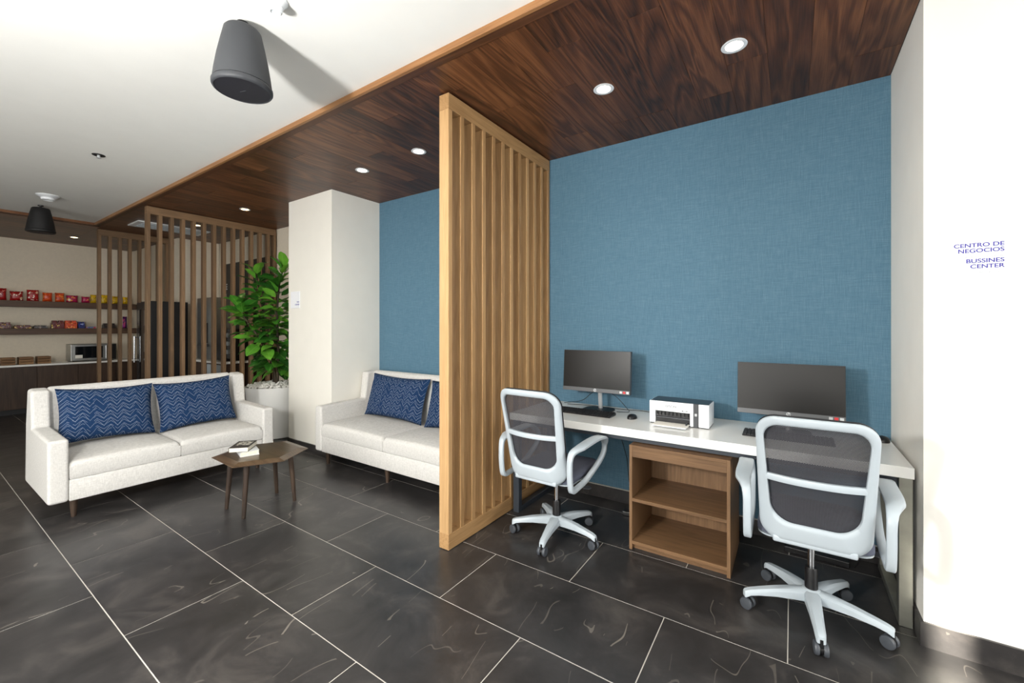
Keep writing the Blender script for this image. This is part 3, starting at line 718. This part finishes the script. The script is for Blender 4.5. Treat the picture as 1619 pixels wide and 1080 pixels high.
# ------------------------------------------------------------------ office chairs
def back_y(x, z): return -.245 - .13 * (max(z - .47, 0) / .55) ** 1.15 + .055 * (abs(x) / .215) ** 2.2 - .03
def office_chair(label):
    r = empty('office_chair', (0, 0, 0), 0, label, 'office chair', 'white mesh office chairs')
    wp = M['pale_plastic']
    # backrest ring
    N = 9
    out = rounded(.203, .214, .440, 1.018, .085, .075, N); inn = rounded(.160, .181, .535, .978, .060, .085, N)
    bm = NB(); K = 10; rings = []
    for (xo, zo), (xi, zi) in zip(out, inn):
        mid = ((xo + xi) / 2, (zo + zi) / 2); rg = []
        for k in range(K):
            a = 2 * PI * k / K; c = math.cos(a); s = math.sin(a)
            c = math.copysign(abs(c) ** .6, c); s = math.copysign(abs(s) ** .6, s)
            x = mid[0] + (xo - mid[0]) * c; z = mid[1] + (zo - mid[1]) * c
            rg.append(bm.verts.new((x, back_y(x, z) + .016 * s, z)))
        rings.append(rg)
    n = len(rings)
    for i in range(n):
        a, c = rings[i], rings[(i + 1) % n]
        for k in range(K): bm.faces.new((a[k], a[(k + 1) % K], c[(k + 1) % K], c[k]))
    bk = obj('back_frame', bm, wp, r, smooth=70)
    # dark edge on the front side of the ring
    bm = NB(); pts = [Vector((x * .985, back_y(x, z) + .019, z)) for x, z in out]; tube(bm, pts, .004, 6, True)
    obj('piping', bm, M['black_soft'], bk, smooth=70)
    # mesh panel
    bm = NB(); loops = []
    for q in (1.05, .8, .55, .3, .08):
        loops.append([bm.verts.new((x * q, back_y(x * q, .755 + (z - .755) * q) + .012, .755 + (z - .755) * q)) for x, z in inn])
    for a, c in zip(loops, loops[1:]):
        for i in range(n): bm.faces.new((a[i], a[(i + 1) % n], c[(i + 1) % n], c[i]))
    bm.faces.new(loops[-1])
    obj('mesh_panel', bm, M['chair_mesh'], r, smooth=80)
    # lumbar bar
    bar = [Vector((x, back_y(x, .735) - .004, .735)) for x in [(-.183 + .366 * i / 12) for i in range(13)]]
    bm = NB(); sec = [(-.008, -.014), (.008, -.014), (.012, 0), (.008, .014), (-.008, .014), (-.012, 0)]
    rr = [[bm.verts.new((p.x, p.y + s, p.z + t)) for s, t in sec] for p in bar]
    for a, c in zip(rr, rr[1:]):
        for k in range(6): bm.faces.new((a[k], a[(k + 1) % 6], c[(k + 1) % 6], c[k]))
    bm.faces.new(rr[0][::-1]); bm.faces.new(rr[-1]); obj('lumbar_bar', bm, wp, r, smooth=50)
    # seat
    so_ = rounded(.215, .215, -.235, .235, .07, .06, 6)
    bm = NB(); lay = [(.94, .434), (1.0, .442), (1.0, .468), (.97, .480), (.86, .487), (.4, .489)]
    ls = [[bm.verts.new((x * q, y * q + .01, z)) for x, y in so_] for q, z in lay]
    for a, c in zip(ls, ls[1:]):
        for i in range(len(a)): bm.faces.new((a[i], a[(i + 1) % len(a)], c[(i + 1) % len(a)], c[i]))
    bm.faces.new(ls[0][::-1]); bm.faces.new(ls[-1]); obj('seat', bm, M['seat_fabric'], r, smooth=60)
    bm = NB(); lay = [(.45, .398), (.75, .410), (.985, .430), (.99, .438)]
    ls = [[bm.verts.new((x * q, y * q + .005, z)) for x, y in so_] for q, z in lay]
    for a, c in zip(ls, ls[1:]):
        for i in range(len(a)): bm.faces.new((a[i], a[(i + 1) % len(a)], c[(i + 1) % len(a)], c[i]))
    bm.faces.new(ls[0][::-1]); bm.faces.new(ls[-1]); obj('seat_pan', bm, wp, r, smooth=60)
    bm = NB(); box(bm, -.15, .15, -.272, -.20, .432, .462, bev=.008); obj('back_bracket', bm, wp, r, smooth=50)
    # armrests : closed loops with a wide pad
    path = [(-.275, .46), (-.285, .56), (-.272, .645), (-.20, .672), (-.08, .683), (.05, .684), (.125, .668), (.182, .618), (.178, .56), (.10, .505), (-.05, .445), (-.17, .428), (-.25, .425)]
    for s in (-1, 1):
        cp = catmull([(0, a, c) for a, c in path], 4, True); bm = NB(); rg = []; L = len(cp)
        for i, p in enumerate(cp):
            a, c = cp[i - 1], cp[(i + 1) % L]; tg = (c - a).normalized(); nm = Vector((0, -tg.z, tg.y))
            pad = max(0, min(1, (p.z - .60) / .08)) * max(0, min(1, (p.y + .30) / .10))
            wdt = .016 + .018 * pad; th = .0125 - .002 * pad
            x0 = s * (.250 + .026 * pad + .012 * max(0, p.y) / .2)
            rg.append([bm.verts.new(Vector((x0, p.y, p.z)) + Vector((wdt * u, 0, 0)) + nm * th * v) for u, v in ((-1, -.6), (-.75, -1), (.75, -1), (1, -.6), (1, .6), (.75, 1), (-.75, 1), (-1, .6))])
        for i in range(L):
            a, c = rg[i], rg[(i + 1) % L]
            for k in range(8): bm.faces.new((a[k], a[(k + 1) % 8], c[(k + 1) % 8], c[k]))
        obj('armrest', bm, wp, r, smooth=60)
    # lift
    obj('gas_lift', cyl(NB(), (0, 0, .22), (0, 0, .39), .0145, n=20), M['chrome'], r, smooth=40)
    obj('lift_sleeve', lathe(NB(), [(.027, .115), (.027, .225), (.024, .235)], 24), M['black'], r, smooth=40)
    bm = NB(); box(bm, -.07, .07, -.09, .09, .372, .398, bev=.008); obj('tilt_mechanism', bm, M['black_soft'], r, smooth=40)
    bm = NB(); cyl(bm, (.07, -.02, .388), (.23, -.04, .388), .005); lathe(bm, [(.026, -.006), (.026, .0)], 20, (.245, -.045, .388)); obj('lever', bm, M['dark_grey'], r, smooth=40)
    return r
def chair_base(r, a0):
    wp = M['pale_plastic']
    base = obj('star_base', lathe(NB(), [(.030, .072), (.042, .085), (.046, .105), (.040, .128), (.030, .134)], 24), wp, r, smooth=50)
    lm = NB(); rows = []
    for t, w, zt_, zb_ in ((.02, .034, .130, .080), (.08, .030, .127, .083), (.16, .025, .118, .084), (.24, .021, .104, .078), (.275, .020, .097, .072), (.295, .017, .090, .060), (.300, .013, .086, .058)):
        rows.append([lm.verts.new(p) for p in ((t, -w, zb_), (t, -w, zt_ - .010), (t, -w * .6, zt_), (t, w * .6, zt_), (t, w, zt_ - .010), (t, w, zb_))])
    for a, c in zip(rows, rows[1:]):
        for k in range(6): lm.faces.new((a[k], a[(k + 1) % 6], c[(k + 1) % 6], c[k]))
    lm.faces.new(rows[0][::-1]); lm.faces.new(rows[-1])
    spoke = mesh_from('spoke', lm, wp, 40)
    wm = NB()
    for s in (-1, 1):
        t = NB(); lathe(t, [(.018, -.010), (.026, -.0085), (.0285, -.004), (.0285, .004), (.026, .0085), (.018, .010)], 22)
        for v in t.verts: v.co = Vector((v.co.x, v.co.z + s * .0165, v.co.y + .0285))
        merge(wm, t)
    wheel = mesh_from('wheel', wm, M['wheel'], 40)
    hd = NB(); cyl(hd, (0, -.0125, .0285), (0, .0125, .0285), .0225, n=18); cyl(hd, (.012, 0, .03), (.012, 0, .075), .008); hood = mesh_from('caster_body', hd, M['black'], 40)
    for k in range(5):
        a = a0 + k * 2 * PI / 5
        link('spoke', spoke, base, (0, 0, 0), (0, 0, a))
        ca = a + rnd.uniform(-.9, .9)
        p = (.283 * math.cos(a), .283 * math.sin(a), 0)
        link('caster_body', hood, base, (p[0], p[1], 0), (0, 0, ca)); link('wheel', wheel, base, (p[0], p[1], 0), (0, 0, ca))
ch2 = office_chair('white mesh office chair at the right end of desk, nearest the camera')
ch1 = copy_tree(ch2)
ch2.location = (.078, 2.49, 0); chair_base(ch2, math.radians(-13))
ch1.location = (-1.315, 2.50, 0); ch1.rotation_euler = (0, 0, math.radians(-2)); chair_base(ch1, math.radians(-6))
ch1['label'] = 'white mesh office chair beside the oak screen at left end of desk'

# ------------------------------------------------------------------ signs
def sign(x, y, z, lines, label, th, szs, sxf):
    r = empty('wall_sign', (x, y - .003, z), 0, label, 'sign', 'room name signs')
    obj('plate', B(-.096, .096, -.003, .003, -.097, .097, bev=.001, seg=1), M['sign_plate'], r)
    for b, zz, s in lines: text('lettering', b, s, M['ink_blue'], r, (.089, -.0032, zz), sx=sxf)
    return r
M['sign_plate'] = plain('sign_plate', (244, 246, 250), 0.3, var=0.005)
sg = sign(.629, YR, 1.711, [('CENTRO DE', .020, .0235), ('NEGOCIOS', -.003, .0235), ('BUSSINES', -.046, .0235), ('CENTER', -.069, .0235)], 'white square sign reading CENTRO DE NEGOCIOS BUSSINES CENTER', .2, .02, 1.12)
dm = mesh_from('braille_dot', lathe(NB(), [(.0011, 0), (.0008, .0006)], 8), M['ink_grey'])
for x0, x1, zz in ((-.03, .085, -.022), (.0, .085, -.088)):
    q = x0; rr = random.Random(5)
    while q < x1:
        for dz in (0, .0025):
            if rr.random() < .6: link('braille_dot', dm, sg, (q, -.003, zz + dz), (PI / 2, 0, 0))
        q += .0034
sign(-4.785, 2.626, 1.706, [('SALA', -.032, .022), ('LOUNGE', -.062, .022)], 'white square sign on the cream column above potted fig pot', .2, .02, 1.0)

# ------------------------------------------------------------------ far snack corner
XC = -10.2
cabs = [(.0, .45), (.45, .88), (.88, 1.34), (1.34, 1.81), (1.81, 2.28), (2.28, 2.65)]
for i, (ya, yb) in enumerate(cabs):
    r = empty('base_cabinet', (XC, (ya + yb) / 2, 0), 0, ['dark wood base cabinet at far left end of the snack counter', 'dark wood base cabinet under snack counter, second from far left', 'dark wood base cabinet below the wooden crates', 'dark wood base cabinet below middle of snack counter', 'dark wood base cabinet below the microwave', 'dark wood base cabinet in corner behind shaded oak screen'][i], 'cabinet', 'dark base cabinets of the snack counter')
    hh = (yb - ya) / 2
    obj('body', B(XW + .004 - XC, -.02, -hh + .001, hh - .001, .08, .755), M['kitchen_wood'], r)
    obj('door', B(-.02, 0, -hh + .002, hh - .002, .085, .75, bev=.001, seg=1), M['kitchen_wood'], r)
    obj('toe_kick', B(XW + .05 - XC, -.05, -hh + .001, hh - .001, 0, .08), M['black_soft'], r)
tag(obj('worktop', B(XW + .002 - XC, .015, 0, 2.655, .755, .785, bev=.002, seg=1), M['gloss_white'], None, (XC, 0, 0)), 'long white worktop of the far snack counter', 'worktop')
for z, lb in ((1.72, 'upper dark wooden wall shelf lined with snack bags'), (1.265, 'lower dark wooden wall shelf lined with snack boxes')):
    tag(obj('wall_shelf', B(XW + .001, XW + .30, -.2, 2.645, 0, .10, bev=.002, seg=1), M['shelf_wood'], None, (0, 0, z)), lb, 'shelf', 'dark wall shelves')
F_ = 660.0; TH = math.atan((1252 - 809.5) / F_)
def y_at(px, X):                     # where the sight line through a photo column meets the plane X
    a = (px - 809.5) / F_; dx = -math.sin(TH) + a * math.cos(TH); dy = math.cos(TH) + a * math.sin(TH)
    return dy * X / dx
def bag(w, h, t, mat):
    bm = NB(); n = 10; V = {}
    for s in (0, 1):
        for i in range(n + 1):
            for j in range(n + 1):
                u, v = -1 + 2 * i / n, -1 + 2 * j / n
                e = max((1 - u ** 4), 0) ** .6 * max(1 - abs(v) ** 3.2, 0) ** .7
                crn = .006 * math.sin(i * 3.1) * (abs(v) > .9)
                V[s, i, j] = bm.verts.new(((1 if s else -1) * t / 2 * e, w / 2 * u * (1 - .06 * (1 - v * v)), h / 2 * (v + 1) + crn * (v > 0)))
        for i in range(n):
            for j in range(n): bm.faces.new((V[s, i, j], V[s, i + 1, j], V[s, i + 1, j + 1], V[s, i, j + 1]))
    bmesh.ops.remove_doubles(bm, verts=bm.verts, dist=.0005)
    return bm
BM = {'red': bag_mat('red_snack_bag', (168, 16, 20), (236, 226, 214), (214, 160, 40)), 'orange': bag_mat('orange_snack_bag', (214, 72, 22), (240, 160, 60), (170, 30, 20)),
      'magenta': bag_mat('magenta_snack_bag', (178, 22, 84), (240, 170, 60), (236, 220, 220)), 'yellow': bag_mat('yellow_snack_bag', (232, 190, 22), (120, 90, 20), (250, 226, 90)),
      'purple': bag_mat('purple_snack_bag', (74, 22, 92), (212, 40, 110), (60, 90, 200))}
BX = {'maroon': bag_mat('maroon_snack_box', (104, 14, 22), (238, 214, 80), (220, 210, 200)), 'darkred': bag_mat('dark_red_snack_box', (92, 16, 18), (226, 190, 90), (210, 210, 160)),
      'charcoal': bag_mat('charcoal_snack_box', (48, 40, 40), (120, 106, 100), (180, 170, 160)), 'orangebox': bag_mat('orange_snack_box', (222, 78, 26), (250, 170, 80), (200, 30, 24)),
      'blue': bag_mat('blue_snack_box', (22, 38, 120), (60, 90, 180), (200, 210, 240)), 'paleblue': bag_mat('pale_snack_box', (120, 140, 190), (200, 40, 60), (220, 220, 230))}
XS = XW + .17; k = .17595
top = [(-25, 60, 'red', .17, 'red snack bag at left picture edge on upper shelf'), (85, 210, 'red', .135, 'wide red snack bag on upper shelf, second from left edge'), (238, 350, 'red', .165, 'tall red snack bag on upper shelf beside orange bags'),
       (380, 470, 'orange', .135, 'orange snack bag on upper shelf beside tall red bag'), (492, 580, 'orange', .14, 'shiny orange snack bag on upper shelf beside magenta bags'), (592, 702, 'magenta', .11, 'wide magenta snack bag on upper shelf'), (730, 806, 'magenta', .10, 'small magenta snack bag on upper shelf beside yellow bags'),
       (810, 866, 'yellow', .135, 'yellow snack bag on upper shelf beside magenta bag'), (900, 968, 'yellow', .14, 'yellow snack bag on upper shelf between first two shaded slats'), (1008, 1062, 'yellow', .125, 'yellow snack bag on upper shelf between second and third shaded slats'), (1100, 1150, 'yellow', .12, 'yellow snack bag on upper shelf beside its right end')]
for a, b_, m, h, lb in top:
    ya, yb = y_at(a * k, XS), y_at(b_ * k, XS)
    tag(obj('snack_bag', bag(abs(yb - ya), h * 1.15, .07, BM[m]), BM[m], None, (XS, (ya + yb) / 2, 1.82), (0, rnd.uniform(-.05, .05), 0), smooth=80), lb, 'snack bag', 'snack bags on the upper shelf')
low = [(-20, 95, 'darkred', .10, 'red and yellow snack box at left edge of lower shelf'), (122, 276, 'darkred', .055, 'low dark red snack tray on lower shelf'), (300, 422, 'charcoal', .05, 'low charcoal snack tray on lower shelf beside red tray'), (458, 572, 'maroon', .135, 'maroon snack box on lower shelf beside orange box'),
       (576, 686, 'orangebox', .135, 'orange snack box on lower shelf'), (697, 756, 'blue', .115, 'small dark blue snack box on lower shelf'), (762, 856, 'paleblue', .03, 'flat pale snack box on lower shelf beside blue box'), (922, 1030, 'charcoal', .09, 'charcoal snack tray on lower shelf behind shaded slat')]
for a, b_, m, h, lb in low:
    ya, yb = y_at(a * k, XS), y_at(b_ * k, XS); w = abs(yb - ya) / 2
    bm = NB(); box(bm, -.06, .06, -w, w, 0, h * .72, bev=.003, seg=1)
    o = obj('snack_box', bm, BX[m], None, (XS, (ya + yb) / 2, 1.365)); tag(o, lb, 'snack box', 'snack boxes on the lower shelf')
    npk = max(2, int(w * 2 / .075))
    for q in range(npk):
        yy = -w + (q + .5) * 2 * w / npk
        obj('packet', B(-.045, .045, yy - w / npk * .8, yy + w / npk * .8, h * .3, h, bev=.004, seg=1), BX[m], o)
ya, yb = y_at(1100 * k, XS), y_at(1142 * k, XS)
tag(obj('snack_bag', bag(abs(yb - ya), .22, .07, BM['purple']), BM['purple'], None, (XS, (ya + yb) / 2, 1.365), smooth=80), 'tall purple snack bag on lower shelf at right end', 'snack bag')
# wooden crates
M['crate'] = wood('crate_wood', (92, 66, 40), (130, 96, 62), (160, 124, 84), 'y', .6)
for a, b_, lb in ((0, 130, 'small brown slatted crate at left edge of the snack counter'), (162, 292, 'small brown slatted crate in the middle of three on counter'), (327, 447, 'small brown slatted crate nearest the microwave on counter')):
    X_ = -10.35; ya, yb = y_at(a * k, X_), y_at(b_ * k, X_); w = abs(yb - ya) / 2
    r = empty('crate', (X_, (ya + yb) / 2, .786), 0, lb, 'crate', 'wooden crates on the snack counter')
    for sx in (-.1, .1):
        for i in range(3): obj('slat', B(sx - .006, sx + .006, -w, w, .004 + i * .04, .036 + i * .04), M['crate'], r)
    for sy in (-w + .006, w - .006): obj('end_panel', B(-.094, .094, sy - .006, sy + .006, 0, .116), M['crate'], r)
    obj('bottom_board', B(-.094, .094, -w + .012, w - .012, 0, .008), M['crate'], r)
# microwave
X_ = -10.3; ya, yb = y_at(112, X_), y_at(184, X_); w = (yb - ya) / 2
mw = empty('microwave', (X_, (ya + yb) / 2, .786), 0, 'steel microwave oven with black door on the far counter', 'microwave')
obj('housing', B(-.36, 0, -w, w, .012, .30, bev=.006), M['steel'], mw)
dr = obj('door', B(0, .016, -w + .006, w * .42, .02, .292, bev=.003, seg=1), M['steel'], mw)
obj('door_window', B(.016, .019, -w + .05, w * .36, .055, .262), M['fridge_glass'], dr)
hn = NB(); cyl(hn, (.04, w * .50, .04), (.04, w * .50, .27), .010); cyl(hn, (.0, w * .50, .05), (.04, w * .50, .05), .006); cyl(hn, (.0, w * .50, .26), (.04, w * .50, .26), .006)
obj('handle', hn, M['chrome'], dr, smooth=40)
obj('control_panel', B(0, .014, w * .56, w - .006, .02, .292, bev=.002, seg=1), M['black'], mw)
obj('energy_label', B(.019, .0195, -w + .05, -w + .14, .058, .115), M['paper'], mw)
for sy in (-1, 1):
    for sx in (-.32, -.04): obj('foot', cyl(NB(), (sx, sy * (w - .04), 0), (sx, sy * (w - .04), .013), .014), M['black_soft'], mw)
# beverage cooler
fr = empty('beverage_cooler', (-8.17, 2.12, 0), 0, 'tall black beverage cooler with glass door behind the screens', 'cooler')
obj('cabinet', B(-.21, .21, .05, .52, .03, 1.78, bev=.006), M['black'], fr)
obj('bright_strip', B(.206, .213, .0, .05, .05, 1.77), M['steel'], fr)  # steel strip added to imitate the lit glass side
dr = obj('door', B(-.205, .205, 0, .048, .10, 1.76, bev=.004, seg=1), M['black'], fr)
obj('door_glass', B(-.16, .16, -.003, .002, .18, 1.66), M['fridge_glass'], dr)
hn = NB(); cyl(hn, (-.18, -.035, .85), (-.18, -.035, 1.25), .010); cyl(hn, (-.18, 0, .87), (-.18, -.035, .87), .007); cyl(hn, (-.18, 0, 1.23), (-.18, -.035, 1.23), .007)
obj('handle', hn, M['chrome'], dr, smooth=40)
for sx in (-.17, .17):
    for sy in (.08, .48): obj('foot', cyl(NB(), (sx, sy, 0), (sx, sy, .032), .02), M['black_soft'], fr)
# coffee counter behind the shaded oak screen
kc = empty('coffee_counter', (-7.1, 2.9, 0), 0, 'dark kitchen counter with white top behind the shaded oak screen', 'counter')
obj('body', B(-.55, .52, -.30, .34, .08, .87), M['kitchen_wood'], kc)
obj('worktop', B(-.56, .53, -.33, .345, .87, .90, bev=.002, seg=1), M['gloss_white'], kc)
obj('door', B(.0, .50, -.318, -.30, .10, .85, bev=.002, seg=1), M['pale_plastic'], kc)
obj('door', B(-.53, -.02, -.318, -.30, .10, .85, bev=.002, seg=1), M['kitchen_wood'], kc)
obj('toe_kick', B(-.53, .50, -.26, -.24, 0, .08), M['black_soft'], kc)
bp = obj('wall_panel', B(-.83, .83, -.01, .01, 0, 1.57), M['black'], None, (-7.36, YB + .009, .905))
tag(bp, 'black wall panel with white letters behind the shaded oak screen', 'panel')
text('lettering', 'E', .14, M['ink_white'], bp, (-.80, -.0105, 1.13), align='LEFT'); text('lettering', 'L', .14, M['ink_white'], bp, (-.80, -.0105, .96), align='LEFT')
ic = empty('ice_dispenser', (-7.34, 2.64, .90), 0, 'tall brushed steel dispenser on coffee counter behind the screen', 'dispenser')
obj('housing', B(-.27, .27, .0, .44, 0, .93, bev=.01), M['steel'], ic)
obj('front_recess', B(-.12, .12, -.004, .004, .25, .55), M['black'], ic)
obj('spout', cyl(NB(), (0, -.02, .55), (0, -.02, .46), .02), M['black_soft'], ic)
obj('drip_tray', B(-.13, .13, -.05, .002, .20, .235, bev=.004, seg=1), M['dark_grey'], ic)
cm = empty('coffee_machine', (-6.82, 2.72, .90), 0, 'black coffee machine with pale cup trays on the coffee counter', 'coffee machine')
obj('housing', B(-.12, .12, .06, .36, 0, .46, bev=.01), M['black'], cm)
for z in (.10, .22, .34): obj('cup_tray', B(-.11, .11, -.02, .06, z, z + .06, bev=.006), M['pale_plastic'], cm)
obj('base_plate', B(-.12, .12, -.06, .06, 0, .03, bev=.004), M['black'], cm)
